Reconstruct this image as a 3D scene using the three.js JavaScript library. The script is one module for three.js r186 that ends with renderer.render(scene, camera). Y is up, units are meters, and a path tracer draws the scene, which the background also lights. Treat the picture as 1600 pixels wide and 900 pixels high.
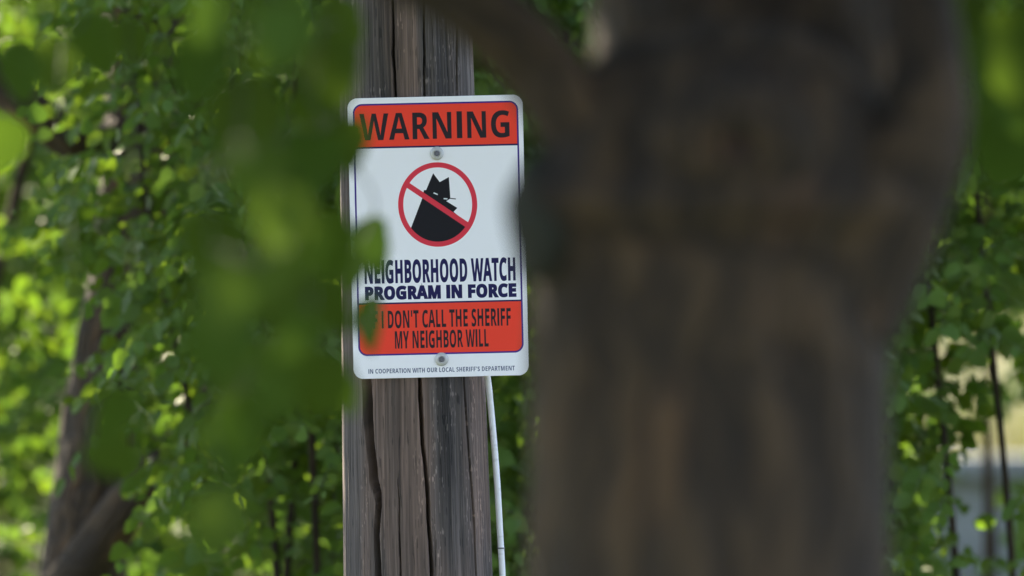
import * as THREE from 'three';
import { mergeGeometries } from 'three/addons/utils/BufferGeometryUtils.js';

// ---------------------------------------------------------------- camera, sky, sun, exposure
const scene = new THREE.Scene();
const EYE = 1.75, K = 8.694e-5;                         // eye height; metres per photo pixel per metre of distance
const camera = new THREE.PerspectiveCamera(4.482, 16 / 9, 0.1, 2000);
camera.position.set(0, EYE, 0);
camera.lookAt(0, EYE, -12);
camera.focus = 12.0;
camera.userData.fStop = 3.7;

const sunDir = new THREE.Vector3(-0.36, 0.56, -0.75).normalize();
{ // a bright summer sky: pale towards the horizon, thin cloud, brighter air round the sun
  const w = 512, h = 256, data = new Float32Array(w * h * 4);
  const hs = (x, y) => { let n = Math.imul(x, 374761393) ^ Math.imul(y, 668265263); n = Math.imul(n ^ (n >>> 13), 1274126177); return ((n ^ (n >>> 16)) >>> 0) / 4294967296; };
  const vn = (x, y, p) => { const xi = Math.floor(x), yi = Math.floor(y), m = (k) => ((k % p) + p) % p; let fx = x - xi, fy = y - yi; fx *= fx * (3 - 2 * fx); fy *= fy * (3 - 2 * fy); const A = hs(m(xi), yi), B = hs(m(xi + 1), yi), C = hs(m(xi), yi + 1), D = hs(m(xi + 1), yi + 1); return A + (B - A) * fx + (C - A) * fy + (A - B - C + D) * fx * fy; };
  for (let j = 0; j < h; j++) for (let i = 0; i < w; i++) {
    const el = ((j + 0.5) / h - 0.5) * Math.PI, az = ((i + 0.5) / w - 0.5) * 2 * Math.PI, y = Math.sin(el), c = Math.cos(el);
    const k = Math.pow(1 - Math.max(0, y), 2.2), toSun = c * Math.cos(az) * sunDir.x + y * sunDir.y + c * Math.sin(az) * sunDir.z;
    const cloud = Math.max(0, Math.min(1, (vn(i / w * 12, j / h * 14, 12) * 0.5 + vn(i / w * 24, j / h * 28, 24) * 0.3 + vn(i / w * 48, j / h * 56, 48) * 0.2 - 0.45) * 3));
    const halo = 0.2 * Math.pow(Math.max(0, toSun), 12), o = (j * w + i) * 4, zen = [0.12, 0.18, 0.31], hor = [0.245, 0.30, 0.395], cl = [0.33, 0.365, 0.43];
    for (let n = 0; n < 3; n++) { const air = zen[n] + (hor[n] - zen[n]) * k; data[o + n] = air + (cl[n] - air) * cloud * 0.7 + halo; }
    data[o + 3] = 1;
  }
  const t = new THREE.DataTexture(data, w, h, THREE.RGBAFormat, THREE.FloatType); t.mapping = THREE.EquirectangularReflectionMapping; t.magFilter = t.minFilter = THREE.LinearFilter; t.needsUpdate = true;
  scene.background = t; scene.environment = t;
}

const sun = new THREE.DirectionalLight(0xffeed2, 5);
sun.position.copy(sunDir).multiplyScalar(60).add(new THREE.Vector3(0, 0, -15));
sun.target.position.set(0, 1, -15);
sun.castShadow = true;
sun.shadow.mapSize.set(4096, 4096);
Object.assign(sun.shadow.camera, { left: -22, right: 22, top: 22, bottom: -22, near: 1, far: 140 });
sun.shadow.radius = 1;
scene.add(sun, sun.target);

const renderer = new THREE.WebGLRenderer({ antialias: true });
renderer.toneMapping = THREE.LinearToneMapping;
renderer.toneMappingExposure = 6.8;
renderer.shadowMap.enabled = true;

// ---------------------------------------------------------------- helpers
let seed = 20177;
const rnd = () => { seed = (seed + 0x6d2b79f5) | 0; let t = Math.imul(seed ^ (seed >>> 15), 1 | seed); t = (t + Math.imul(t ^ (t >>> 7), 61 | t)) ^ t; return ((t ^ (t >>> 14)) >>> 0) / 4294967296; };
const rr = (a, b) => a + (b - a) * rnd();
const gauss = () => (rnd() + rnd() + rnd() - 1.5) / 0.5 * 0.58;
const V = (x, y, z) => new THREE.Vector3(x, y, z);
const at = (px, py, d) => V((px - 800) * d * K, EYE + (450 - py) * d * K, -d);     // a place in the photo at a distance, as a point in metres
const clamp = (v, a, b) => Math.min(b, Math.max(a, v));
const smooth = (a, b, v) => { const t = clamp((v - a) / (b - a), 0, 1); return t * t * (3 - 2 * t); };
const lerpTable = (t, v) => { if (v <= t[0][0]) return t[0][1]; for (let i = 1; i < t.length; i++) if (v <= t[i][0]) return t[i - 1][1] + (t[i][1] - t[i - 1][1]) * (v - t[i - 1][0]) / (t[i][0] - t[i - 1][0]); return t[t.length - 1][1]; };
// periodic value noise
const hash = (x, y, s) => { let h = Math.imul(x, 374761393) ^ Math.imul(y, 668265263) ^ Math.imul(s, 974634777); h = Math.imul(h ^ (h >>> 13), 1274126177); return ((h ^ (h >>> 16)) >>> 0) / 4294967296; };
function noise(x, y, px, py, s) {
  const xi = Math.floor(x), yi = Math.floor(y), m = (a, p) => ((a % p) + p) % p;
  let fx = x - xi, fy = y - yi; fx = fx * fx * (3 - 2 * fx); fy = fy * fy * (3 - 2 * fy);
  const a = hash(m(xi, px), m(yi, py), s), b = hash(m(xi + 1, px), m(yi, py), s), c = hash(m(xi, px), m(yi + 1, py), s), d = hash(m(xi + 1, px), m(yi + 1, py), s);
  return a + (b - a) * fx + (c - a) * fy + (a - b - c + d) * fx * fy;
}
function fbm(u, v, fx, fy, oct, s) { let r = 0, a = 0.5, n = 0; for (let i = 0; i < oct; i++) { r += a * noise(u * fx, v * fy, fx, fy, s + i); n += a; a *= 0.5; fx *= 2; fy *= 2; } return r / n; }
function dataTexture(w, h, f, srgb = true) {
  const data = new Uint8Array(w * h * 4);
  for (let y = 0; y < h; y++) for (let x = 0; x < w; x++) { const c = f(x / w, y / h), o = (y * w + x) * 4; for (let k = 0; k < 3; k++) data[o + k] = clamp(Math.round((typeof c === 'number' ? c : c[k]) * 255), 0, 255); data[o + 3] = 255; }
  const t = new THREE.DataTexture(data, w, h);
  t.wrapS = t.wrapT = THREE.RepeatWrapping; t.magFilter = THREE.LinearFilter; t.minFilter = THREE.LinearMipmapLinearFilter; t.generateMipmaps = true;
  if (srgb) t.colorSpace = THREE.SRGBColorSpace;
  t.needsUpdate = true;
  return t;
}
const lin = (r, g, b) => new THREE.Color().setRGB(r, g, b);
const taken = {};
const numbered = (n) => { const k = taken[n] = (taken[n] ?? -1) + 1; return k ? `${n}_${String(k).padStart(3, '0')}` : n; };
function thing(name, label, category, pos = V(0, 0, 0), group) {
  const o = new THREE.Group(); o.name = numbered(name); o.position.copy(pos); o.userData = { label, category };
  if (group) o.userData.group = group;
  scene.add(o);
  return o;
}
function part(name, geometry, material, parent, kind) {
  const m = new THREE.Mesh(geometry, material); m.name = name; m.castShadow = m.receiveShadow = true;
  if (kind) m.userData.kind = kind;
  parent.add(m);
  return m;
}
function structure(name, geometry, material) { const m = part(name, geometry, material, scene, 'structure'); return m; }

// a tube with its own radius at each point; wob(angle, metres along, point) adds to the radius
function limbGeometry(points, radii, { around = 16, step = 0.06, wob = null, capEnd = true } = {}) {
  const curve = new THREE.CatmullRomCurve3(points, false, 'centripetal'), len = curve.getLength(), n = Math.max(3, Math.ceil(len / step));
  const pos = [], uv = [], idx = [];
  let nrm = null;
  for (let i = 0; i <= n; i++) {
    const t = i / n, p = curve.getPoint(t), tan = curve.getTangent(t);
    if (!nrm) nrm = Math.abs(tan.y) > 0.9 ? V(1, 0, 0) : V(0, 1, 0);
    nrm = nrm.clone().addScaledVector(tan, -nrm.dot(tan)).normalize();
    const bin = tan.clone().cross(nrm);
    const ft = t * (radii.length - 1), k = Math.min(radii.length - 2, Math.floor(ft)), r0 = radii[k] + (radii[k + 1] - radii[k]) * (ft - k);
    for (let j = 0; j <= around; j++) {
      const a = j / around * Math.PI * 2, q = nrm.clone().multiplyScalar(Math.cos(a)).addScaledVector(bin, Math.sin(a));
      const r = r0 + (wob ? wob(j === around ? 0 : a, t * len, p.clone().addScaledVector(q, r0), q) : 0);
      pos.push(p.x + q.x * r, p.y + q.y * r, p.z + q.z * r);
      uv.push(j / around * Math.max(1, Math.round(r0 * 6.283 / 0.25)) * 0.25, t * len);
    }
  }
  for (let i = 0; i < n; i++) for (let j = 0; j < around; j++) { const a = i * (around + 1) + j, b = a + around + 1; idx.push(a, a + 1, b, a + 1, b + 1, b); }
  if (capEnd) for (const [row, flip] of [[0, 1], [n, 0]]) {
    const c = curve.getPoint(row / n); pos.push(c.x, c.y, c.z); uv.push(0, 0); const ci = pos.length / 3 - 1;
    for (let j = 0; j < around; j++) { const a = row * (around + 1) + j; flip ? idx.push(ci, a + 1, a) : idx.push(ci, a, a + 1); }
  }
  const g = new THREE.BufferGeometry();
  g.setAttribute('position', new THREE.Float32BufferAttribute(pos, 3)); g.setAttribute('uv', new THREE.Float32BufferAttribute(uv, 2)); g.setIndex(idx);
  g.computeVertexNormals();
  { const na = g.attributes.normal; for (let i = 0; i <= n; i++) { const a = i * (around + 1), b = a + around; const x = na.getX(a) + na.getX(b), y = na.getY(a) + na.getY(b), z = na.getZ(a) + na.getZ(b), l = Math.hypot(x, y, z) || 1; na.setXYZ(a, x / l, y / l, z / l); na.setXYZ(b, x / l, y / l, z / l); } }
  return g;
}
// a leaf: base at the origin, tip along +y, upper face +z
function leafGeometry(width, widest, cup, curl, teeth, points = 6) {
  const pos = [0, 0, 0], uv = [0.5, 0], idx = [], rows = [];
  for (let i = 1; i < points; i++) {
    const t = i / points, shape = Math.pow(Math.sin(Math.PI * Math.pow(t, Math.log(0.5) / Math.log(widest))), 0.75);
    const w = width * 0.5 * shape * (1 + (i % 2 ? teeth : -teeth)), z = -curl * t * t, back = i === 1 ? -0.05 * width : 0;
    rows.push(pos.length / 3);
    for (const s of [-1, 0, 1]) { pos.push(s * w, t + (s ? back : 0), z + (s ? cup * w : 0)); uv.push(0.5 + s * 0.5, t); }
  }
  pos.push(0, 1, -curl); uv.push(0.5, 1);
  const tip = pos.length / 3 - 1;
  idx.push(0, rows[0] + 1, rows[0], 0, rows[0] + 2, rows[0] + 1);
  for (let i = 1; i < rows.length; i++) { const a = rows[i - 1], b = rows[i]; for (const s of [0, 1]) idx.push(a + s, a + s + 1, b + s, a + s + 1, b + s + 1, b + s); }
  const l = rows[rows.length - 1]; idx.push(l, l + 1, tip, l + 1, l + 2, tip);
  const g = new THREE.BufferGeometry();
  g.setAttribute('position', new THREE.Float32BufferAttribute(pos, 3)); g.setAttribute('uv', new THREE.Float32BufferAttribute(uv, 2)); g.setIndex(idx); g.computeVertexNormals();
  return g;
}

// ---------------------------------------------------------------- materials
const barkColor = (dark, light, warm) => dataTexture(512, 512, (u, v) => {
  const w = fbm(u, v, 4, 3, 3, 40) * 0.10, ridge = Math.abs(fbm(u + w, v, 16, 2, 4, 7) - 0.5) * 2, fine = fbm(u + w, v, 60, 10, 3, 21), patch = fbm(u, v, 7, 2, 3, 90), red = smooth(0.5, 0.8, fbm(u, v, 8, 2, 3, 130));
  const k = clamp(smooth(0.02, 0.45, ridge) * 0.65 + fine * 0.35, 0, 1) * (0.78 + 0.44 * patch);
  return [0, 1, 2].map((c) => dark[c] + (light[c] - dark[c]) * k + red * (warm[c] - dark[c]) * 0.35);
});
const barkBump = dataTexture(512, 512, (u, v) => { const w = fbm(u, v, 4, 3, 3, 40) * 0.10; return smooth(0.0, 0.5, Math.abs(fbm(u + w, v, 16, 2, 4, 7) - 0.5) * 2) * 0.8 + fbm(u + w, v, 60, 10, 3, 21) * 0.2; }, false);
const bark = (map, scale) => { const c = map.clone(), b = barkBump.clone(); c.repeat.set(scale, scale); b.repeat.set(scale, scale); c.needsUpdate = b.needsUpdate = true; return new THREE.MeshStandardMaterial({ map: c, bumpMap: b, bumpScale: 0.009, roughness: 0.95 }); };
const barkMap = barkColor([0.125, 0.097, 0.06], [0.285, 0.225, 0.145], [0.28, 0.185, 0.11]);
const M = {
  nearBark: bark(barkMap, 2), farBark: bark(barkMap, 3),
  darkBark: new THREE.MeshStandardMaterial({ color: lin(0.022, 0.024, 0.015), bumpMap: barkBump, bumpScale: 0.01, roughness: 1 }),  // one even dark greenish colour, used on the burl
  greenTwig: new THREE.MeshStandardMaterial({ color: lin(0.022, 0.034, 0.010), roughness: 0.9 }),
  twig: new THREE.MeshStandardMaterial({ color: lin(0.06, 0.055, 0.03), roughness: 0.9 }),
};
const leafMaterial = (r, g, b, through = 0.58, gloss = 1) => new THREE.MeshPhysicalMaterial({ color: lin(r, g, b), roughness: 0.95, transmission: through, thickness: 0, specularIntensity: 0.3 * gloss, clearcoat: 0.16 * gloss, clearcoatRoughness: 0.36, side: THREE.DoubleSide });
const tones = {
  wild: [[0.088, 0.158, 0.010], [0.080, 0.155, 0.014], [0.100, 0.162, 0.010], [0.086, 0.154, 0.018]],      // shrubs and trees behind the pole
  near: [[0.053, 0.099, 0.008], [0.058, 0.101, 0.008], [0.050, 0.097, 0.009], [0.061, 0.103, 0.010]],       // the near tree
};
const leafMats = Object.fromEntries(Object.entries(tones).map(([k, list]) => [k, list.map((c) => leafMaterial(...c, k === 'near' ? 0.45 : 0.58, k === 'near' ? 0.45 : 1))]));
const leafWhite = leafMaterial(1, 1, 1);
const leafShapes = [leafGeometry(0.78, 0.36, 0.28, 0.12, 0.05), leafGeometry(0.88, 0.40, 0.18, 0.22, 0.06), leafGeometry(0.66, 0.38, 0.38, 0.06, 0.04)];

// ---------------------------------------------------------------- foliage: sprays of leaves along drooping twigs
function leafMatrix(p, dir, normal, size) {
  const y = dir.clone().normalize(), z = normal.clone().addScaledVector(y, -normal.dot(y)).normalize(), x = y.clone().cross(z);
  const s = size;
  return new THREE.Matrix4().makeBasis(x.multiplyScalar(s), y.multiplyScalar(s), z.multiplyScalar(s)).setPosition(p);
}
// returns { leaves: [matrix], twigs: [geometry] }
function spray(out, p0, dir0, len, leaves, size, thick = 0.0012, makeTwig = true) {
  const pts = [p0.clone()], d = dir0.clone().normalize(); let p = p0.clone();
  const segs = 4;
  for (let i = 0; i < segs; i++) { d.y -= 0.22; d.x += gauss() * 0.15; d.z += gauss() * 0.15; d.normalize(); p = p.clone().addScaledVector(d, len / segs); pts.push(p); }
  if (makeTwig) out.twigs.push(pts);
  const c = new THREE.CatmullRomCurve3(pts), side = V(d.z, 0.1, -d.x).normalize();
  for (let i = 0; i < leaves; i++) {
    const t = 0.12 + 0.88 * (i + rnd() * 0.6) / leaves, q = c.getPoint(Math.min(1, t)), tan = c.getTangent(Math.min(1, t)), s = i % 2 ? 1 : -1;
    const ld = tan.clone().multiplyScalar(0.5).addScaledVector(side, s * rr(0.4, 0.9)).add(V(gauss() * 0.3, -rr(0.15, 0.75), gauss() * 0.3)).normalize();
    const n = V(gauss() * 0.75, rr(-0.1, 0.8), (rnd() < 0.45 ? -1 : 1) * rr(0.15, 1));
    out.leaves.push(leafMatrix(q.clone().addScaledVector(ld, size * 0.25), ld, n, size * rr(0.55, 1.3)));
  }
}
function twigGeometry(list, r) {
  const pos = [], idx = [];
  for (const pts of list) {
    const base = pos.length / 3;
    pts.forEach((p, i) => { const rad = r * (1 - 0.6 * i / (pts.length - 1)); for (let j = 0; j < 3; j++) { const a = j * 2.094; pos.push(p.x + Math.cos(a) * rad, p.y + Math.sin(a) * rad * 0.5, p.z + Math.sin(a) * rad); } });
    for (let i = 0; i < pts.length - 1; i++) for (let j = 0; j < 3; j++) { const a = base + i * 3 + j, b = base + i * 3 + (j + 1) % 3; idx.push(a, b, a + 3, b, b + 3, a + 3); }
  }
  const g = new THREE.BufferGeometry(); g.setAttribute('position', new THREE.Float32BufferAttribute(pos, 3)); g.setIndex(idx); g.computeVertexNormals();
  return g;
}
// how large a leaf shows in the photograph (0: outside the frame or behind the sign, the pole or the near trunk)
const photoPlace = (p) => [800 + p.x / (-p.z * K), 450 - (p.y - EYE) / (-p.z * K)];
function shows(p, size) {
  const [x, y] = photoPlace(p);
  if (x < 4 || x > 1596 || y < 4 || y > 896) return 0;
  if (p.z < -8 && ((x > 830 && x < 1400) || (x > 545 && x < 765) || (x > 545 && x < 825 && y > 150 && y < 590))) return 0;
  return size / -p.z;
}
function addFoliage(root, out, tone, { single = 300, twigR = 0.0012, twigName = 'twigs', spread = 0.12 } = {}) {
  const off = root.position, v = V(), q = new THREE.Quaternion(), s = V();
  const ranked = out.leaves.map((m, i) => { v.setFromMatrixPosition(m); s.setFromMatrixScale(m); return [shows(v, s.x) * (1 + 0.02 * (v.z + 14)), i]; }).sort((a, b) => b[0] - a[0]);
  const chosen = new Set(ranked.slice(0, single).filter((r) => r[0] > 0).map((r) => r[1]));
  const rest = [[], [], []];
  out.leaves.forEach((m, i) => {
    if (!chosen.has(i)) { rest[i % 3].push(m); return; }
    const leaf = part('leaf', leafShapes[i % 3], leafMats[tone][(i * 7) % 4], root);
    m.decompose(v, q, s); leaf.position.copy(v).sub(off); leaf.quaternion.copy(q); leaf.scale.copy(s);
  });
  const shift = new THREE.Matrix4().makeTranslation(-off.x, -off.y, -off.z), c = new THREE.Color();
  rest.forEach((list, k) => {
    if (!list.length) return;
    const im = new THREE.InstancedMesh(leafShapes[k], leafWhite, list.length);
    im.name = 'foliage'; im.userData.kind = 'stuff'; im.castShadow = im.receiveShadow = true;
    list.forEach((m, i) => { im.setMatrixAt(i, shift.clone().multiply(m)); const t = tones[tone][Math.floor(rnd() * 4)], f = 1 + gauss() * spread; im.setColorAt(i, c.setRGB(t[0] * f, t[1] * f, t[2] * f)); });
    root.add(im);
  });
  if (out.twigs.length) { const g = twigGeometry(out.twigs, twigR); g.translate(-off.x, -off.y, -off.z); part(twigName, g, M.twig, root, 'stuff'); }
}
// fills a blob-shaped crown with sprays; keep(p) thins it
const sunOpening = (p) => { if (p.z > -17.4) return false; const t = (p.z + 17.2) / sunDir.z, x = p.x - sunDir.x * t, y = p.y - sunDir.y * t; return x > -1.8 && x < -0.5 && y > 0.4 && y < 3.0; };      // a gap cut in the crowns so the sun reaches the bright tree
function fillCrown(out, center, radii, sprays, leavesPer, size, len, keep, makeTwig = true) {
  let made = 0, tries = 0;
  while (made < sprays && tries++ < sprays * 30) {
    const p = V(rr(-1, 1), rr(-1, 1), rr(-1, 1)); if (p.lengthSq() > 1) continue;
    const w = V(center.x + p.x * radii.x, center.y + p.y * radii.y, center.z + p.z * radii.z);
    if (keep && !keep(w, p)) continue;
    spray(out, w, V(p.x + gauss() * 0.6, 0.35 + gauss() * 0.3, p.z + gauss() * 0.6), len * rr(0.6, 1.2), leavesPer, size, 0.0012, makeTwig);
    made++;
  }
}
const clumps = (w, f, s, cut) => { const n = noise((w.x + 50) * f, (w.y + 50) * f, 4096, 4096, s) * 0.6 + noise((w.z + 90) * f, (w.y + w.x + 70) * f, 4096, 4096, s + 3) * 0.4; return n > cut; };

// ---------------------------------------------------------------- the setting: ground and bank
const bankLine = (x) => -29.2 + 0.02 * x;
function groundHeight(x, z) {
  let h = 0.03 * (noise(x * 0.8 + 500, z * 0.8 + 500, 4096, 4096, 5) - 0.5) * (1 - smooth(8, 13, Math.abs(x))) * (1 - smooth(36, 40, -z)) * (1 - smooth(4, 6, z)) + 0.12 * (noise(x * 0.12 + 500, z * 0.12 + 500, 4096, 4096, 6) - 0.5) * smooth(14, 30, Math.hypot(x, z + 10));
  const behind = bankLine(x) - 0.12 - z;
  const walled = smooth(-0.6, 0.2, x);
  if (behind > 0) h += 1.03 * (walled + (1 - walled) * smooth(0, 5, behind)) + 0.5 * smooth(0, 9, behind) + 1 * smooth(8, 60, behind) + 20 * smooth(60, 300, behind);
  return h;
}
{
  const xs = [], zs = [], push = (a, from, to, n, skipFirst) => { for (let i = skipFirst ? 1 : 0; i <= n; i++) a.push(from + (to - from) * i / n); };
  push(xs, -900, -60, 14); push(xs, -60, -12, 16, 1); push(xs, -12, 12, 60, 1); push(xs, 12, 60, 16, 1); push(xs, 60, 900, 14, 1);
  push(zs, 900, 60, 14); push(zs, 60, 6, 18, 1); push(zs, 6, -29, 70, 1); zs.push(-29.25, -29.32, -29.45); push(zs, -29.45, -40, 30, 1); push(zs, -40, -90, 20, 1); push(zs, -90, -900, 20, 1);
  const pos = [], uv = [], idx = [], W = xs.length;
  for (const z of zs) for (const x of xs) { pos.push(x, groundHeight(x, z), z); uv.push(x, z); }
  for (let j = 0; j < zs.length - 1; j++) for (let i = 0; i < W - 1; i++) { const a = j * W + i, b = a + W; idx.push(a, a + 1, b, a + 1, b + 1, b); }
  const g = new THREE.BufferGeometry(); g.setAttribute('position', new THREE.Float32BufferAttribute(pos, 3)); g.setAttribute('uv', new THREE.Float32BufferAttribute(uv, 2)); g.setIndex(idx); g.computeVertexNormals();
  const map = dataTexture(512, 512, (u, v) => { const a = fbm(u, v, 6, 6, 4, 300), b = fbm(u, v, 80, 80, 3, 310), k = smooth(0.35, 0.65, a); const soil = [0.28, 0.25, 0.20], dry = [0.32, 0.36, 0.20]; return [0, 1, 2].map((c) => (soil[c] + (dry[c] - soil[c]) * k) * (0.65 + 0.6 * b)); });
  map.repeat.set(0.25, 0.25);
  structure('ground', g, new THREE.MeshStandardMaterial({ map, roughness: 1 }));
}
// dry grass on the bank and underfoot
{
  const blade = new THREE.BufferGeometry();
  blade.setAttribute('position', new THREE.Float32BufferAttribute([-0.5, 0, 0, 0.5, 0, 0, -0.35, 0.5, 0.06, 0.35, 0.5, 0.06, 0, 1, 0.3], 3)); blade.setIndex([0, 1, 2, 1, 3, 2, 2, 3, 4]); blade.computeVertexNormals();
  const n = 26000, im = new THREE.InstancedMesh(blade, new THREE.MeshPhysicalMaterial({ color: 0xffffff, roughness: 0.95, transmission: 0.35, thickness: 0, side: THREE.DoubleSide }), n);
  const m = new THREE.Matrix4(), q = new THREE.Quaternion(), c = new THREE.Color();
  for (let i = 0; i < n; i++) {
    const bank = i < 15000, x = bank ? rr(-3, 6) : rr(-6, 6), z = bank ? bankLine(x) - 0.2 - Math.pow(rnd(), 1.5) * 9 : rr(-27, 3);
    q.setFromEuler(new THREE.Euler(gauss() * 0.35, rr(0, 6.28), gauss() * 0.35));
    const h = rr(0.08, 0.3) * (bank ? 1.1 : 0.7);
    m.compose(V(x, groundHeight(x, z) - 0.01, z), q, V(rr(0.006, 0.012), h, h)); im.setMatrixAt(i, m);
    const k = rnd(); im.setColorAt(i, bank ? c.setRGB(0.13 + 0.08 * k, 0.14 + 0.06 * k, 0.045 + 0.03 * k) : c.setRGB(0.07 + 0.08 * k, 0.10 + 0.06 * k, 0.03));
  }
  im.name = 'dry_grass'; im.userData = { label: 'dry yellow grass growing over the bank and ground', category: 'grass', kind: 'stuff' }; im.castShadow = im.receiveShadow = true;
  scene.add(im);
}
// low concrete retaining wall at the foot of the bank
{
  const wall = thing('retaining_wall', 'low grey concrete retaining wall below the sunlit grass bank', 'wall', V(1.6, 0, bankLine(1.6)));
  const map = dataTexture(256, 256, (u, v) => { const a = fbm(u, v, 5, 5, 4, 500), b = fbm(u, v, 40, 40, 2, 520); const k = 0.42 + 0.12 * a + 0.06 * b; return [k * 0.97, k, k * 1.03]; });
  const mat = new THREE.MeshStandardMaterial({ map, roughness: 0.9 });
  for (let i = -1; i <= 5; i++) {
    const sh = new THREE.Shape(); sh.moveTo(-0.6, -0.3); sh.lineTo(0.6, -0.3); sh.lineTo(0.6, 0.99); sh.lineTo(-0.6, 0.99);
    const p = part('panel', new THREE.ExtrudeGeometry(sh, { depth: 0.16, bevelEnabled: true, bevelSize: 0.012, bevelThickness: 0.012, bevelSegments: 1 }), mat, wall); p.position.set(i * 1.23, 0, -0.13);
    const cp = part('coping_stone', new THREE.ExtrudeGeometry(new THREE.Shape([new THREE.Vector2(-0.605, 0), new THREE.Vector2(0.605, 0), new THREE.Vector2(0.605, 0.07), new THREE.Vector2(-0.605, 0.07)]), { depth: 0.26, bevelEnabled: true, bevelSize: 0.006, bevelThickness: 0.01, bevelSegments: 2 }), mat, wall); cp.position.set(i * 1.23, 1.01, -0.17);
  }
}

// ---------------------------------------------------------------- utility pole with drying cracks
const LEAN = THREE.MathUtils.degToRad(1.33), PZ = -12.125;
const poleR = (y) => lerpTable([[0, 0.131], [1.25, 0.121], [2.25, 0.1075], [8, 0.088]], y);
const poleMid = at(647, 450, 12.1), poleBase = V(poleMid.x + Math.tan(LEAN) * poleMid.y, 0, PZ);
const pole = thing('utility_pole', 'weathered grey brown wooden utility pole with long drying cracks', 'pole', V(poleBase.x, -0.25, PZ));
pole.rotation.z = LEAN;
{
  // cracks: photo [y, x] along each, half width in metres, depth
  const crack = (list, w, d) => list.map(([py, px, kw = 1]) => { const y = EYE + (450 - py) * 12.05 * K, cx = poleMid.x + (poleMid.y - y) * Math.tan(LEAN); return [y, Math.asin(clamp(((px - 800) * 12.05 * K - cx) / poleR(y), -0.98, 0.98)), w * kw, d * Math.min(1.3, kw)]; }).sort((a, b) => a[0] - b[0]);
  const cracks = [
    crack([[1300, 600, 0.5], [900, 598, 0.85], [830, 596, 0.7], [785, 599, 0.6], [765, 597, 0.9], [745, 591, 1.1], [700, 586, 1], [640, 582, 1.15], [590, 580, 1.1], [480, 578, 0.8], [300, 572, 0.2], [250, 572, 0]], 0.0085, 0.095),
    crack([[1200, 690, 0.6], [900, 681, 1], [760, 673, 1], [700, 667, 1], [620, 663, 1.2], [590, 661, 1], [400, 655, 0.7], [250, 650, 0]], 0.0032, 0.026),
    crack([[1200, 755, 0.7], [900, 748, 1], [800, 744, 1], [690, 736, 1], [600, 730, 1.1], [400, 722, 0.6], [100, 718, 1], [-50, 718, 0.8]], 0.0022, 0.016),
    crack([[170, 624, 0], [150, 624, 1], [90, 621, 1.2], [30, 621, 0.9], [-200, 616, 0.6]], 0.0022, 0.016),
    crack([[900, 632, 1], [800, 630, 0.8], [740, 627, 0.3], [700, 626, 0]], 0.0015, 0.010),
    crack([[160, 668, 1], [60, 668, 1], [-100, 666, 0.4]], 0.0018, 0.010),
  ];
  const angles = []; for (let i = 0; i <= 460; i++) angles.push(-Math.PI / 2 + Math.PI * i / 460); for (let i = 1; i < 60; i++) angles.push(Math.PI / 2 + Math.PI * i / 60); angles.push(Math.PI * 1.5);
  const ys = []; for (let y = -0.1; y < 1.0; y += 0.05) ys.push(y); for (let y = 1.0; y < 2.4; y += 0.008) ys.push(y); for (let y = 2.4; y <= 7.6; y += 0.1) ys.push(y);
  const pos = [], uv = [], idx = [], A = angles.length;
  ys.forEach((y) => angles.forEach((a, j) => {
    const aa = j === A - 1 ? angles[0] : a;
    let r = poleR(Math.max(0, y));
    const u = (aa + Math.PI / 2) / (2 * Math.PI);
    r += (noise(u * 40, y * 1.1 + 20, 40, 4096, 61) - 0.5) * 0.004 + (noise(u * 150, y * 2 + 20, 150, 4096, 62) - 0.5) * 0.0011 + (noise(u * 6, y * 0.7 + 20, 6, 4096, 63) - 0.5) * 0.006;
    for (const c of cracks) {
      if (y < c[0][0] || y > c[c.length - 1][0]) continue;
      let k = 1; while (k < c.length - 1 && c[k][0] < y) k++;
      const f = (y - c[k - 1][0]) / (c[k][0] - c[k - 1][0]), mix = (n) => c[k - 1][n] + (c[k][n] - c[k - 1][n]) * f;
      const jag = (noise(y * 30 + 50, c[0][1] * 100 + 500, 4096, 4096, 64) - 0.5) * 0.0022;
      const dist = Math.abs((aa - mix(1)) * r + jag), w = mix(2);
      if (dist < w) r -= mix(3) * Math.pow(1 - dist / w, 0.5);
    }
    pos.push(Math.sin(aa) * r, y + 0.25, Math.cos(aa) * r); uv.push((a + Math.PI / 2) / (2 * Math.PI), y / 2);
  }));
  for (let i = 0; i < ys.length - 1; i++) for (let j = 0; j < A - 1; j++) { const a = i * A + j, b = a + A; idx.push(a, a + 1, b, a + 1, b + 1, b); }
  const top = pos.length / 3; pos.push(0, ys[ys.length - 1] + 0.28, 0); uv.push(0.5, 0.5);
  for (let j = 0; j < A - 1; j++) { const a = (ys.length - 1) * A + j; idx.push(a, a + 1, top); }
  const g = new THREE.BufferGeometry(); g.setAttribute('position', new THREE.Float32BufferAttribute(pos, 3)); g.setAttribute('uv', new THREE.Float32BufferAttribute(uv, 2)); g.setIndex(idx); g.computeVertexNormals();
  const grain = (u, v) => { const w = (fbm(u, v, 6, 3, 3, 700) - 0.5) * 0.02; return fbm(u + w, v, 190, 5, 3, 710) * 0.55 + fbm(u + w, v, 420, 26, 2, 720) * 0.45; };
  const map = dataTexture(1024, 2048, (u, v) => {
    const gnr = grain(u, v), band = fbm(u, v, 22, 2, 3, 740), warm = fbm(u, v, 12, 4, 3, 750), fleck = smooth(0.70, 0.80, fbm(u, v, 420, 160, 2, 760)) * smooth(0.45, 0.6, fbm(u, v, 30, 10, 2, 770)), pit = smooth(0.73, 0.8, fbm(u, v, 300, 60, 2, 780));
    const k = clamp(0.20 + 0.34 * (gnr - 0.2) + 0.26 * (band - 0.5) + 0.16 * (warm - 0.5), 0.06, 1) + 0.18 * fleck - 0.10 * pit;
    const t = smooth(0.4, 0.65, warm);
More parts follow.
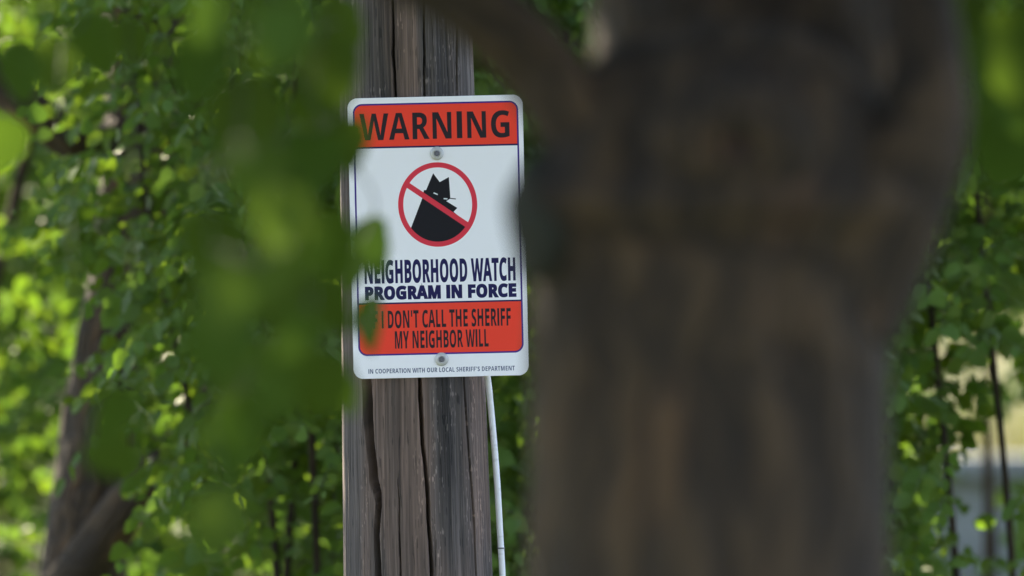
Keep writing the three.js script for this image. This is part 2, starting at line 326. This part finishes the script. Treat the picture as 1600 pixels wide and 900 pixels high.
    return [k * (1.04 + 0.09 * t), k * 0.95, k * (0.90 - 0.05 * t)].map((c) => c * 1.0);
  });
  const bump = dataTexture(1024, 2048, (u, v) => grain(u, v), false);
  part('shaft', g, new THREE.MeshStandardMaterial({ map, bumpMap: bump, bumpScale: 0.003, roughness: 0.92 }), pole);
}

// ---------------------------------------------------------------- warning sign
{
  const S = 12 * K, W = 274, H = 439;
  const c0 = at(684.5, 370, 12);
  const sign = thing('warning_sign', 'white and red warning sign bolted to the wooden utility pole', 'sign', V(c0.x, c0.y, 0));
  const yAtPole = c0.y, axisX = poleBase.x - Math.tan(LEAN) * yAtPole;
  sign.position.z = PZ + poleR(yAtPole) + 0.0065;
  sign.rotation.set(0, THREE.MathUtils.degToRad(0.6), LEAN);
  const rounded = (x0, y0, x1, y1, r) => { const s = new THREE.Shape(); s.moveTo(x0 + r, y0); s.lineTo(x1 - r, y0); s.absarc(x1 - r, y0 + r, r, -Math.PI / 2, 0); s.lineTo(x1, y1 - r); s.absarc(x1 - r, y1 - r, r, 0, Math.PI / 2); s.lineTo(x0 + r, y1); s.absarc(x0 + r, y1 - r, r, Math.PI / 2, Math.PI); s.lineTo(x0, y0 + r); s.absarc(x0 + r, y0 + r, r, Math.PI, Math.PI * 1.5); return s; };
  const hw = W / 2 * S, hh = H / 2 * S, R = 15 * S;
  const plate = part('plate', new THREE.ExtrudeGeometry(rounded(-hw + 0.0006, -hh + 0.0006, hw - 0.0006, hh - 0.0006, R), { depth: 0.0012, bevelEnabled: true, bevelSize: 0.0006, bevelThickness: 0.0006, bevelSegments: 2, curveSegments: 12 }), new THREE.MeshStandardMaterial({ color: lin(0.72, 0.73, 0.74), metalness: 0.3, roughness: 0.45 }), sign);
  plate.position.z = -0.0018;
  // the print
  const q = 4.2, cv = document.createElement('canvas'); cv.width = Math.round(W * q); cv.height = Math.round(H * q);
  const x = cv.getContext('2d'); x.scale(q, q);
  const navy = '#15124e', black = '#221a22', red = '#f4422c';
  x.fillStyle = '#f6f5f9'; x.fillRect(0, 0, W, H);
  const box = (a, b, c, d, r) => { x.beginPath(); x.moveTo(a + r, b); x.arcTo(c, b, c, d, r); x.arcTo(c, d, a, d, r); x.arcTo(a, d, a, b, r); x.arcTo(a, b, c, b, r); x.closePath(); };
  x.save(); box(9.5, 10.5, 265.5, 402, 13); x.clip(); x.fillStyle = red; x.fillRect(0, 0, W, 78); x.fillRect(0, 322, W, 90); x.fillStyle = navy; x.fillRect(0, 76.6, W, 2.6); x.fillRect(0, 320.6, W, 2.4); x.restore();
  x.strokeStyle = '#341a80'; x.lineWidth = 2.6; box(9.5, 10.5, 265.5, 402, 13); x.stroke();
  function text(t, x0, x1, y0, y1, color, fat = 0, font = 'bold 100px sans-serif') {
    x.save(); x.font = font;
    const cap = x.measureText('H').actualBoundingBoxAscent || 71, bar = 17, widthOf = (c) => (c === 'I' ? bar + 14 : x.measureText(c).width + 1), total = [...t].reduce((n, c) => n + widthOf(c), 0) - 8;
    const sx = (x1 - x0) / total, sy = (y1 - y0) / cap;
    x.translate(x0, y1); x.scale(sx, sy); x.fillStyle = color; x.strokeStyle = color; x.lineJoin = 'miter'; x.lineWidth = fat;
    let at0 = -4;
    for (const c of t) {
      if (c === 'I') x.fillRect(at0 + 7 - fat / 2, -cap - fat / 2, bar + fat, cap + fat);        // a plain bar: the lettering has no serifs
      else { x.fillText(c, at0, 0); if (fat) x.strokeText(c, at0, 0); }
      at0 += widthOf(c);
    }
    x.restore();
  }
  text('WARNING', 20, 255, 24, 66, black, 0);
  text('NEIGHBORHOOD WATCH', 20, 257.5, 255, 289.5, navy, 4);
  text('PROGRAM IN FORCE', 20.5, 257, 296, 315, navy, 9);
  text("IF I DON'T CALL THE SHERIFF", 27, 248, 333.5, 360.5, black, 1);
  text('MY NEIGHBOR WILL', 65, 212, 365.5, 392.5, black, 1);
  text("IN COOPERATION WITH OUR LOCAL SHERIFF'S DEPARTMENT", 23, 252, 424, 431, '#4a5270', 0);
  // emblem: a cloaked figure in a hat inside a ring with a bar across
  const ex = 137.5, ey = 169;
  x.save(); x.beginPath(); x.ellipse(ex, ey, 58, 62, 0, 0, 7); x.clip();
  x.fillStyle = '#0c0b16'; x.beginPath();
  [[96, 202], [114, 158], [116.5, 146], [120, 146], [131.5, 120], [141.5, 134], [156, 126.5], [157.5, 160], [151, 164], [168, 175], [162, 181], [190, 206], [190, 240], [80, 240]].forEach(([a, b], i) => i ? x.lineTo(a, b) : x.moveTo(a, b)); x.closePath(); x.fill();
  x.strokeStyle = '#0c0b16'; x.lineWidth = 1.4; x.beginPath(); x.moveTo(156, 159.5); x.lineTo(166, 161); x.stroke();
  x.strokeStyle = '#e2e6ea'; x.lineWidth = 2; x.beginPath(); x.moveTo(131.5, 150.5); x.lineTo(138, 153.5); x.moveTo(147, 160); x.lineTo(153, 160.5); x.stroke();
  x.strokeStyle = '#dd3648'; x.lineWidth = 8.5; x.beginPath(); x.moveTo(82, 131); x.lineTo(193, 209); x.stroke(); x.restore();
  x.strokeStyle = '#dd3648'; x.lineWidth = 8; x.beginPath(); x.ellipse(ex, ey, 57.8, 62, 0, 0, 7); x.stroke();
  const tex = new THREE.CanvasTexture(cv); tex.colorSpace = THREE.SRGBColorSpace; tex.anisotropy = 8;
  const fg = new THREE.ShapeGeometry(rounded(-hw + 0.0004, -hh + 0.0004, hw - 0.0004, hh - 0.0004, R), 12), p = fg.attributes.position, uv = fg.attributes.uv;
  for (let i = 0; i < p.count; i++) uv.setXY(i, (p.getX(i) + hw) / (2 * hw), (p.getY(i) + hh) / (2 * hh));
  const face = part('printed_face', fg, new THREE.MeshPhysicalMaterial({ map: tex, roughness: 0.55, specularIntensity: 0.5, clearcoat: 0.06, clearcoatRoughness: 0.3 }), sign); face.position.z = 0.0004;
  // two screws with washers
  const zinc = new THREE.MeshStandardMaterial({ color: lin(0.55, 0.56, 0.57), metalness: 0.85, roughness: 0.5 }), steel = new THREE.MeshStandardMaterial({ color: lin(0.16, 0.16, 0.19), metalness: 0.6, roughness: 0.5 });
  for (const [sx, sy] of [[138, 89], [138, 411]]) {
    const bolt = new THREE.Group(); bolt.name = 'bolt'; bolt.position.set((sx - W / 2) * S, (H / 2 - sy) * S, 0.0005); sign.add(bolt);
    const l = (pts) => { const g = new THREE.LatheGeometry(pts.map(([a, b]) => new THREE.Vector2(a, b)), 24); g.rotateX(Math.PI / 2); return g; };
    part('washer', l([[0.0032, 0], [0.0108, 0], [0.0112, 0.0006], [0.0108, 0.0016], [0.006, 0.0024], [0.0032, 0.0018], [0.0032, 0]]), zinc, bolt);
    const hex = new THREE.CylinderGeometry(0.0042, 0.0044, 0.004, 6); hex.rotateX(Math.PI / 2); part('bolt_head', hex, steel, bolt).position.z = 0.004;
    const shank = new THREE.CylinderGeometry(0.003, 0.003, 0.04, 10); shank.rotateX(Math.PI / 2); part('shank', shank, steel, bolt).position.z = -0.018;
  }
}

// ---------------------------------------------------------------- white cable running down the pole
{
  const d = 12.06, list = [[430, 753], [560, 757.5], [600, 763], [640, 767], [700, 772.5], [760, 777], [830, 781], [900, 785], [1200, 799], [1700, 822], [2080, 838]];
  const pts = list.map(([py, px]) => { const p = at(px, py, d); const cx = poleBase.x - Math.tan(LEAN) * p.y, r = poleR(Math.max(0, p.y)) + 0.007; p.z = PZ + Math.sqrt(Math.max(0.0004, r * r - (p.x - cx) * (p.x - cx))); return p; });
  const cable = thing('white_cable', 'thin white cable running down the pole below the warning sign', 'cable');
  const flat = new THREE.MeshStandardMaterial({ map: dataTexture(64, 512, (u, v) => { const k = 0.88 + 0.06 * fbm(u, v, 4, 40, 3, 900) - 0.05 * smooth(0.7, 0.8, fbm(u, v, 6, 60, 2, 910)); return [k, k, k * 1.01]; }), roughness: 0.5 });
  part('sheath', limbGeometry(pts, [0.0052, 0.0052], { around: 12, step: 0.02 }), flat, cable);
  const clip = new THREE.MeshStandardMaterial({ color: lin(0.12, 0.12, 0.13), roughness: 0.5 });
  for (const py of [858, 1250]) { const px = lerpTable(list, py), p = at(px, py, d); const cx = poleBase.x - Math.tan(LEAN) * p.y, r = poleR(p.y) + 0.007; p.z = PZ + Math.sqrt(Math.max(0.0004, r * r - (p.x - cx) * (p.x - cx))); const g = new THREE.TorusGeometry(0.0058, 0.0011, 8, 20); g.rotateX(Math.PI / 2); part('clip', g, clip, cable).position.copy(p); }
}

// ---------------------------------------------------------------- near tree: trunk, limbs, hanging leaves
{
  const D = 7, tree = thing('near_tree', 'thick dark rough barked tree trunk forking into limbs with hanging green leaves', 'tree', V(at(1110, 450, D).x, 0, -D - 0.02));
  const off = tree.position, P = (px, py, d = D) => at(px, py, d).sub(off);
  const ridges = (amp, f) => (a, s, p, q) => ((noise(a / 6.2832 * f, s * 1.3 + 9, f, 4096, 71) - 0.5) * 1.2 + (noise(a / 6.2832 * f * 3, s * 3.5 + 9, f * 3, 4096, 72) - 0.5) * 0.6) * amp;
  const bump = (p, c, r, h) => { const d = p.distanceTo(c); return d < r ? h * (0.5 + 0.5 * Math.cos(Math.PI * d / r)) : 0; };
  const knotC = P(1145, 235, D - 0.15), collarY = P(0, 320).y;
  const trunkPts = [V(0, -0.2, 0), V(0, 0.3, 0), P(1106, 1600).setZ(0), P(1109, 900).setZ(0), P(1114, 600).setZ(0), P(1122, 430).setZ(0), P(1140, 310).setZ(-0.01), P(1150, 255).setZ(-0.05), P(1155, 215).setZ(-0.11)];
  const g = limbGeometry(trunkPts, [0.29, 0.235, 0.195, 0.177, 0.175, 0.177, 0.187, 0.165, 0.08], { around: 96, step: 0.02, wob: (a, s, p, q) => ridges(0.017, 15)(a, s, p, q) + bump(p, P(1150, 200, D - 0.16), 0.10, 0.03) - bump(p, knotC, 0.03, 0.03) + bump(p, P(1380, 330, D - 0.08), 0.12, 0.02) + bump(p, P(880, 320, D - 0.08), 0.1, 0.02) + (p.z > -0.05 ? 0.026 * Math.exp(-Math.pow((p.y - collarY) / 0.02, 2)) : 0) });
  part('trunk', g, M.nearBark, tree);
  part('limb', limbGeometry([P(985, 420, D + 0.03), P(950, 300, D - 0.02), P(906, 195, D - 0.05), P(834, 90, D - 0.05), P(715, -15, D - 0.08), P(520, -120, D - 0.1), P(250, -360, D), P(-200, -900, D + 0.2)], [0.07, 0.052, 0.041, 0.037, 0.037, 0.036, 0.032, 0.02], { around: 28, step: 0.02, wob: ridges(0.008, 9) }), M.nearBark, tree);
  part('limb', limbGeometry([P(1290, 460, D - 0.02), P(1382, 315, D - 0.05), P(1438, 215, D - 0.05), P(1450, 110, D - 0.02), P(1435, -60, D + 0.05), P(1500, -400, D + 0.2), P(1800, -1200, D + 0.5)], [0.085, 0.064, 0.047, 0.036, 0.034, 0.032, 0.02], { around: 28, step: 0.02, wob: ridges(0.008, 9) }), M.nearBark, tree);
  part('limb', limbGeometry([P(1150, 330, D + 0.08), P(1175, 180, D + 0.22), P(1185, 10, D + 0.34), P(1190, -180, D + 0.42), P(1150, -800, D + 0.6), P(1000, -2600, D + 0.8)], [0.12, 0.16, 0.17, 0.16, 0.12, 0.05], { around: 40, step: 0.03, wob: ridges(0.016, 13) }), M.nearBark, tree);
  // burl on the flank and knot where a branch was lost
  const burl = new THREE.SphereGeometry(1, 32, 24), bp = burl.attributes.position;
  for (let i = 0; i < bp.count; i++) { const x = bp.getX(i), y = bp.getY(i), z = bp.getZ(i), k = 1 + 0.22 * (noise(x * 2 + 9, y * 2 + z * 2 + 9, 64, 64, 77) - 0.5); bp.setXYZ(i, x * 0.037 * k, y * 0.06 * k, z * 0.05 * k); }
  burl.computeVertexNormals();
  part('burl', burl, M.darkBark, tree).position.copy(P(851, 345, D - 0.07));
  const knot = new THREE.SphereGeometry(1, 40, 28), kp = knot.attributes.position;
  for (let i = 0; i < kp.count; i++) { const x = kp.getX(i), y = kp.getY(i), z = kp.getZ(i), hole = z > 0 ? 0.45 * Math.exp(-(x * x + (y + 0.1) * (y + 0.1)) / 0.06) : 0, k = 1 + 0.2 * (noise(x * 2 + 5, y * 2 + z * 2 + 5, 64, 64, 79) - 0.5); kp.setXYZ(i, x * 0.078 * k, y * 0.056 * k, (z - hole) * 0.06 * k); }
  knot.computeVertexNormals();
  part('knot', knot, M.nearBark, tree).position.copy(P(1150, 222, D - 0.135));
  const core = new THREE.SphereGeometry(0.024, 18, 12); core.scale(1.2, 0.9, 0.5); part('heartwood', core, new THREE.MeshStandardMaterial({ color: lin(0.045, 0.021, 0.013), roughness: 0.9 }), tree).position.copy(P(1150, 229, D - 0.163));
  const stub = part('branch_stub', limbGeometry([P(1405, 330, D - 0.03), P(1452, 302, D - 0.03), P(1478, 285, D - 0.03)], [0.03, 0.019, 0.015], { around: 14, step: 0.01, wob: ridges(0.004, 5) }), M.nearBark, tree);

  // leaves hanging in front of the pole: photo place, distance, length in photo pixels, direction in degrees (0 = tip down)
  const hang = [
    [586, 334, 8.4, 92, 2], [566, 392, 8.3, 58, -25], [588, 458, 8.4, 84, -6], [534, 182, 7.6, 110, 10], [505, 200, 7.2, 150, -20], [468, 130, 7.4, 130, 30], [440, 210, 7, 140, -35], [372, 120, 6.6, 160, 10],
    [330, 40, 6.4, 170, -12], [420, -10, 5.6, 150, 25], [470, 20, 5.7, 130, -40], [530, -10, 7.6, 130, 5], [545, 30, 8, 90, -15], [505, 545, 6.8, 130, -6], [515, 575, 7.2, 100, 25],
    [440, 430, 6.6, 150, 18], [395, 400, 6.4, 140, -25], [480, 440, 7, 130, 40], [375, 610, 6.6, 130, 5], [400, 520, 6.8, 130, -30], [330, 640, 6.4, 140, 20], [330, 330, 6.4, 150, 0],
    [490, 330, 7.4, 130, 20], [470, 300, 7.0, 130, -12], [465, 340, 7.2, 130, 8], [140, 690, 6.8, 110, 60], [205, 610, 6.6, 120, -35], [350, 760, 6.2, 140, -10], 
    [360, 470, 6.0, 150, -15], [420, 300, 6.3, 150, 12], [135, 20, 8.8, 120, 20], [100, 60, 8.6, 100, -20], [30, 60, 8.2, 120, 5], [200, 30, 8.6, 90, 10], [10, 180, 8.4, 110, -12],
    [1520, -10, 7.2, 170, -30], [1560, 70, 7.0, 170, 15], [1590, 10, 6.8, 180, 0], [1495, 40, 7.3, 140, -10], [1540, 140, 7.2, 150, 25], [1590, 170, 7.1, 150, -15], [1470, -40, 7.4, 130, 10], [1600, 100, 7.4, 150, 30],
    [500, 60, 7.0, 130, 22], [470, 560, 6.9, 120, -22], [520, 680, 7.4, 0, 0],
  ].filter((h) => h[3] > 0);
  for (let i = 0; i < 9; i++) { const px = rr(330, 505); hang.push([px, rr(-40, 560), rr(4.6, 6.6), rr(100, 150), rr(-40, 40)]); }
  const out = { leaves: [], twigs: [] };
  const v = V(), q = new THREE.Quaternion(), s = V();
  const twigTop = [];
  hang.forEach(([px, py, d0, L, deg], i) => {
    const d = 6.6 + (d0 - 5.6) * 0.65;
    const p = at(px, py, d), a = THREE.MathUtils.degToRad(deg), tilt = i < 3 ? 0.05 : rr(-0.2, 0.7), dir = V(Math.sin(a), -Math.cos(a), tilt), n = V(gauss() * 0.35, 0.6 + gauss() * 0.2, 1.1 + gauss() * 0.25);
    if (i < 3) n.set(-0.75, 0.05, 0.72);
    const m = leafMatrix(p, dir, n, L * d * K * (i < 3 ? 1.15 : 0.9));
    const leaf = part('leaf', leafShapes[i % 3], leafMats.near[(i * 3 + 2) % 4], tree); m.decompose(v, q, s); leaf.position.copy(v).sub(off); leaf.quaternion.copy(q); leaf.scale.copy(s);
    twigTop.push(p);
  });
  // thin twigs from the limb down through the leaves
  const strands = [[545, [505, 200, 340]], [480, [440, 210, 430]], [400, [372, 120, 520]], [330, [330, 40, 640]], [280, [285, 280, 480]], [520, [515, 545, 575]], [370, [375, 610, 760]], [140, [140, 20, 690]], [215, [205, 30, 610]], [20, [20, 60, 180]], [1540, [1540, -10, 140]], [1580, [1590, 70, 170]]];
  for (const [px] of strands) {
    const mine = twigTop.filter((p) => Math.abs(photoPlace(p)[0] - px) < 45).sort((a, b) => b.y - a.y); if (!mine.length) continue;
    const top = mine[0].clone().add(V(rr(-0.04, 0.04), 0.55, rr(-0.05, 0.05)));
    const pts = [top, ...mine].map((p) => p.clone().sub(off));
    part('twig', limbGeometry(pts, [0.0014, 0.0008], { around: 6, step: 0.03 }), M.greenTwig, tree);
  }
  // the rest of the crown: sprays overhead, and clumps added for shade
  fillCrown(out, V(-0.3, 4.2, -8.4), V(3.1, 1.85, 3.4), 2300, 10, 0.095, 0.5, (w) => w.y > 2.8 && w.z > -11.3 && clumps(w, 1.1, 801, 0.34));
  fillCrown(out, V(-0.45, 2.75, -7.0), V(0.75, 0.45, 0.9), 80, 9, 0.075, 0.35, (w) => w.y > 2.55);
  fillCrown(out, V(0.25, 2.5, -7.1), V(0.55, 0.3, 0.4), 150, 10, 0.09, 0.3, (w) => w.y > 2.36);  // clump added above the view to shade the hollow between the limbs
  fillCrown(out, V(0.36, 2.52, -6.35), V(0.5, 0.25, 0.6), 230, 10, 0.09, 0.28, (w) => w.y > 2.4);  // clump added above the view, in front, to darken the trunk top
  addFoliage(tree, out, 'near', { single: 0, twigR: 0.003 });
}

// ---------------------------------------------------------------- leafy shrubs close behind the pole
function shrub(label, cx, cz, w, d, h, stems, sprays, tone, keep, group, size = 1, single = 300) {
  const t = thing('leafy_shrub', label, 'shrub', V(cx, groundHeight(cx, cz), cz), group), off = t.position, out = { leaves: [], twigs: [] };
  for (let i = 0; i < stems; i++) {
    const a = rr(0, 6.28), r = Math.sqrt(rnd()), bx = Math.cos(a) * r * w * 0.3, bz = Math.sin(a) * r * d * 0.3, tx = bx * 1.8 + gauss() * w * 0.15, tz = bz * 1.8 + gauss() * d * 0.1;
    part('stem', limbGeometry([V(bx, -0.08, bz), V(bx * 1.1 + gauss() * 0.05, h * 0.3, bz), V((bx + tx) / 2 + gauss() * 0.08, h * 0.62, (bz + tz) / 2), V(tx, h * rr(0.85, 1.05), tz)], [0.012, 0.008, 0.006, 0.003], { around: 7, step: 0.12 }), M.farBark, t);
  }
  let made = 0, tries = 0;
  while (made < sprays && tries++ < sprays * 40) {
    const x = rr(-1, 1), z = rr(-1, 1), yy = rnd(); if (x * x + z * z > 1) continue;
    const p = V(cx + x * w / 2, off.y + 0.15 + yy * h, cz + z * d / 2); if (keep && !keep(p, photoPlace(p))) continue;
    spray(out, p, V(x + gauss() * 0.5, 0.3 + gauss() * 0.4, z * 0.6 + gauss() * 0.5 + 0.2), rr(0.14, 0.3) * size, 9, rr(0.026, 0.044) * size); made++;
  }
  addFoliage(t, out, tone, { single });
  return t;
}
const inView = (p) => p.y > 0.95 && p.y < 2.6;
shrub('dense shaded green shrub between the leaning tree and the utility pole', -0.40, -14.4, 0.85, 1.2, 3.4, 7, 1500, 'wild', (p, [x, y]) => (inView(p) || rnd() < 0.25) && x > (y > 620 && y < 840 ? 305 : 250) + 90 * (noise(y / 90 + 50, 3, 4096, 64, 215) - 0.5) && clumps(p, 5, 210, 0.38));
shrub('shaded green shrub growing right behind the utility pole', 0.22, -14.7, 1.1, 1.3, 3.4, 8, 1300, 'wild', (p) => (inView(p) || rnd() < 0.25) && clumps(p, 5, 220, 0.34));
shrub('shaded bluish green shrub beside the thick near trunk, grass bank below it', 0.95, -14.6, 0.85, 1.2, 3.4, 2, 1600, 'wild', (p, [x, y]) => (inView(p) || rnd() < 0.25) && clumps(p, 5, 230, 0.33) && !(x > 1445 + (rnd() - 0.5) * 40 && y > 565 && rnd() < 0.9));

[[-3.1, -26.9, 'wild'], [-1.9, -26.2, 'wild'], [-0.7, -27.2, 'wild'], [0.45, -26.6, 'wild'], [3.4, -26.8, 'wild']].forEach(([x, z]) => shrub(x < -1.5 ? 'leafy bush at the foot of the grass bank, beyond the leaning tree' : 'leafy bush at the foot of the grass bank, beyond the pole', x, z, 1.5, 0.9, 2.3, 5, 420, 'wild', (p) => p.y > 0.5 && clumps(p, 3, 250, 0.3), x < -1.5 ? 'bushes beyond the leaning tree' : 'bushes beyond the pole', 1.9, 40));

// ---------------------------------------------------------------- trees behind
function backTree(name, label, base, trunkPts, trunkR, limbs, crowns, tone, opts = {}) {
  const t = thing(name, label, 'tree', base, opts.group), out = { leaves: [], twigs: [] };
  const wob = (a, s) => (noise(a / 6.2832 * 9, s * 3, 9, 4096, 85) - 0.5) * 0.03;
  part('trunk', limbGeometry(trunkPts.map((p) => p.clone().sub(base)), trunkR, { around: opts.around ?? 30, step: opts.step ?? 0.04, wob }), M.farBark, t);
  for (const [pts, r] of limbs) part('limb', limbGeometry(pts.map((p) => p.clone().sub(base)), r, { around: 18, step: 0.05, wob: (a, s) => wob(a, s) * 0.5 }), M.farBark, t);
  for (const c of crowns) fillCrown(out, ...c);
  addFoliage(t, out, tone, { single: opts.single ?? 300, twigR: opts.twigR ?? 0.0016 });
  return t;
}
// leaning tree
{
  const D = 15.4, b = V(at(120, 450, D).x, groundHeight(-1, -D), -D), Q = (x, y, d = D) => at(x, y, d);
  backTree('leaning_tree', 'leaning grey brown tree with a low limb and leaves hanging before its trunk', b,
    [b.clone().add(V(0, -0.2, 0)), V(b.x + 0.02, 0.5, -D), Q(132, 900), Q(146, 760), Q(164, 600), Q(184, 440), Q(215, 280), Q(225, 100), Q(200, -120), Q(140, -600), Q(0, -1500)], [0.17, 0.13, 0.09, 0.076, 0.074, 0.07, 0.078, 0.08, 0.08, 0.075, 0.05],
    [[[Q(110, 930, D - 0.05), Q(155, 850, D - 0.1), Q(215, 762, D - 0.12), Q(275, 690, D - 0.1), Q(340, 600, D), Q(420, 420, D + 0.3)], [0.07, 0.05, 0.042, 0.034, 0.026, 0.012]],
     [[Q(220, 200), Q(150, 230, D - 0.1), Q(60, 180, D - 0.2), Q(-60, 60, D - 0.2), Q(-300, -400, D - 0.4)], [0.06, 0.045, 0.04, 0.035, 0.015]],
     [[Q(205, 330), Q(270, 200, D - 0.1), Q(290, 60, D - 0.1), Q(330, -200, D - 0.1)], [0.06, 0.05, 0.045, 0.03]]],
    [[V(-1.3, 5.0, -17.3), V(3.1, 2.1, 3.0), 2300, 10, 0.085, 0.5, (w) => w.y > 3.1 && clumps(w, 1.2, 811, 0.37) && !sunOpening(w)],
     [V(b.x + 0.25, 1.75, -14.9), V(0.5, 0.75, 0.45), 130, 8, 0.036, 0.2, (w) => { const [x, y] = photoPlace(w); return x > 120 && clumps(w, 5, 820, 0.4) && !(x < 260 && y > 360 && rnd() < 0.85) && !(x < 310 && y > 560); }],
     [V(b.x + 0.25, 2.7, -15.3), V(0.75, 0.45, 0.6), 330, 8, 0.038, 0.22, (w) => clumps(w, 4, 830, 0.38)]], 'wild');
}
// sunlit tree beyond it
{
  const D = 17.2, b = V(-1.5, groundHeight(-1.5, -D), -D);
  backTree('sunlit_tree', 'bright yellow green tree lit through by the sun behind the leaning tree', b,
    [b.clone().add(V(0, -0.2, 0)), V(-1.5, 1, -D), V(-1.55, 2.2, -D), V(-1.6, 3.6, -D)], [0.07, 0.055, 0.045, 0.02], [[[V(-1.51, 0.8, -D), V(-1.3, 1.4, -D + 0.05), V(-1.1, 2.2, -D)], [0.025, 0.018, 0.008]]],
    [[V(-1.12, 1.72, -D), V(0.62, 1.2, 0.17), 500, 9, 0.037, 0.17, (w) => clumps(w, 5.5, 840, 0.33)]], 'wild');
}
// young tree with a thin stem by the bank, and trees farther back that close the view
{
  const D = 19, b = V(at(1548, 450, D).x, groundHeight(1.2, -D), -D);
  backTree('young_tree', 'slender young tree with a thin dark stem before the grass bank', b, [b.clone().add(V(0, -0.1, 0)), V(b.x, 1, -D), V(b.x - 0.01, 1.9, -D), V(b.x + 0.05, 3.6, -D)], [0.014, 0.011, 0.009, 0.005], [],
    [[V(b.x + 0.05, 2.55, -D), V(0.7, 0.85, 0.6), 420, 9, 0.055, 0.26, (w) => clumps(w, 4, 850, 0.36)], [V(b.x + 0.1, 1.3, -D), V(0.3, 0.4, 0.3), 18, 8, 0.05, 0.2, null]], 'wild', { around: 10, step: 0.08 });
}
[[-0.55, -22.5, 'wild', 1.1], [0.55, -23.5, 'wild', 1.15], [-2.7, -26, 'wild', 1.4], [2.9, -24, 'wild', 1.3]].forEach(([x, z, tone, k], i) => {
  const b = V(x, groundHeight(x, z), z);
  backTree('woodland_tree', ['dark leafy tree standing behind the shaded shrub by the leaning tree', 'dark leafy tree standing behind the near trunk', 'light green leafy tree beyond the sunlit tree', 'dark leafy tree beyond the slender young tree'][i], b,
    [b.clone().add(V(0, -0.2, 0)), V(x + 0.03, 1.2, z), V(x - 0.05, 3, z), V(x, 5, z)], [0.14, 0.11, 0.09, 0.03], [],
    [[V(x, 2.6, z), V(1.0 * k, 2.3, 0.9 * k), 1700, 9, 0.075, 0.3, (w) => w.y > 0.35 && clumps(w, 2.5, 860 + i, 0.36) && !sunOpening(w) && !(i === 1 && w.x > 1.15 && w.y < 1.75)]], tone, { single: 120, twigR: 0.0025, group: 'trees behind the shrubs' });
});
[[-5.5, -46, 'wild'], [-2.6, -48, 'wild'], [0.2, -46.5, 'wild'], [2.8, -49, 'wild'], [5.8, -47, 'wild'], [-8.5, -50, 'wild'], [9, -50, 'wild']].forEach(([x, z, tone]) => {
  const b = V(x, groundHeight(x, z), z);
  backTree('bank_tree', 'tall dark tree in the row standing on top of the grass bank', b, [b.clone().add(V(0, -0.2, 0)), V(x, b.y + 2, z), V(x + 0.1, b.y + 5, z)], [0.18, 0.14, 0.05], [],
    [[V(x, b.y + 2.6, z), V(2.0, 2.9, 1.8), 900, 9, 0.17, 0.6, (w) => w.y > b.y + 0.15 && clumps(w, 1.2, 880, 0.32), false]], tone, { single: 0, around: 14, step: 0.2, group: 'trees on the grass bank' });
});

scene.updateMatrixWorld(true);
renderer.render(scene, camera);
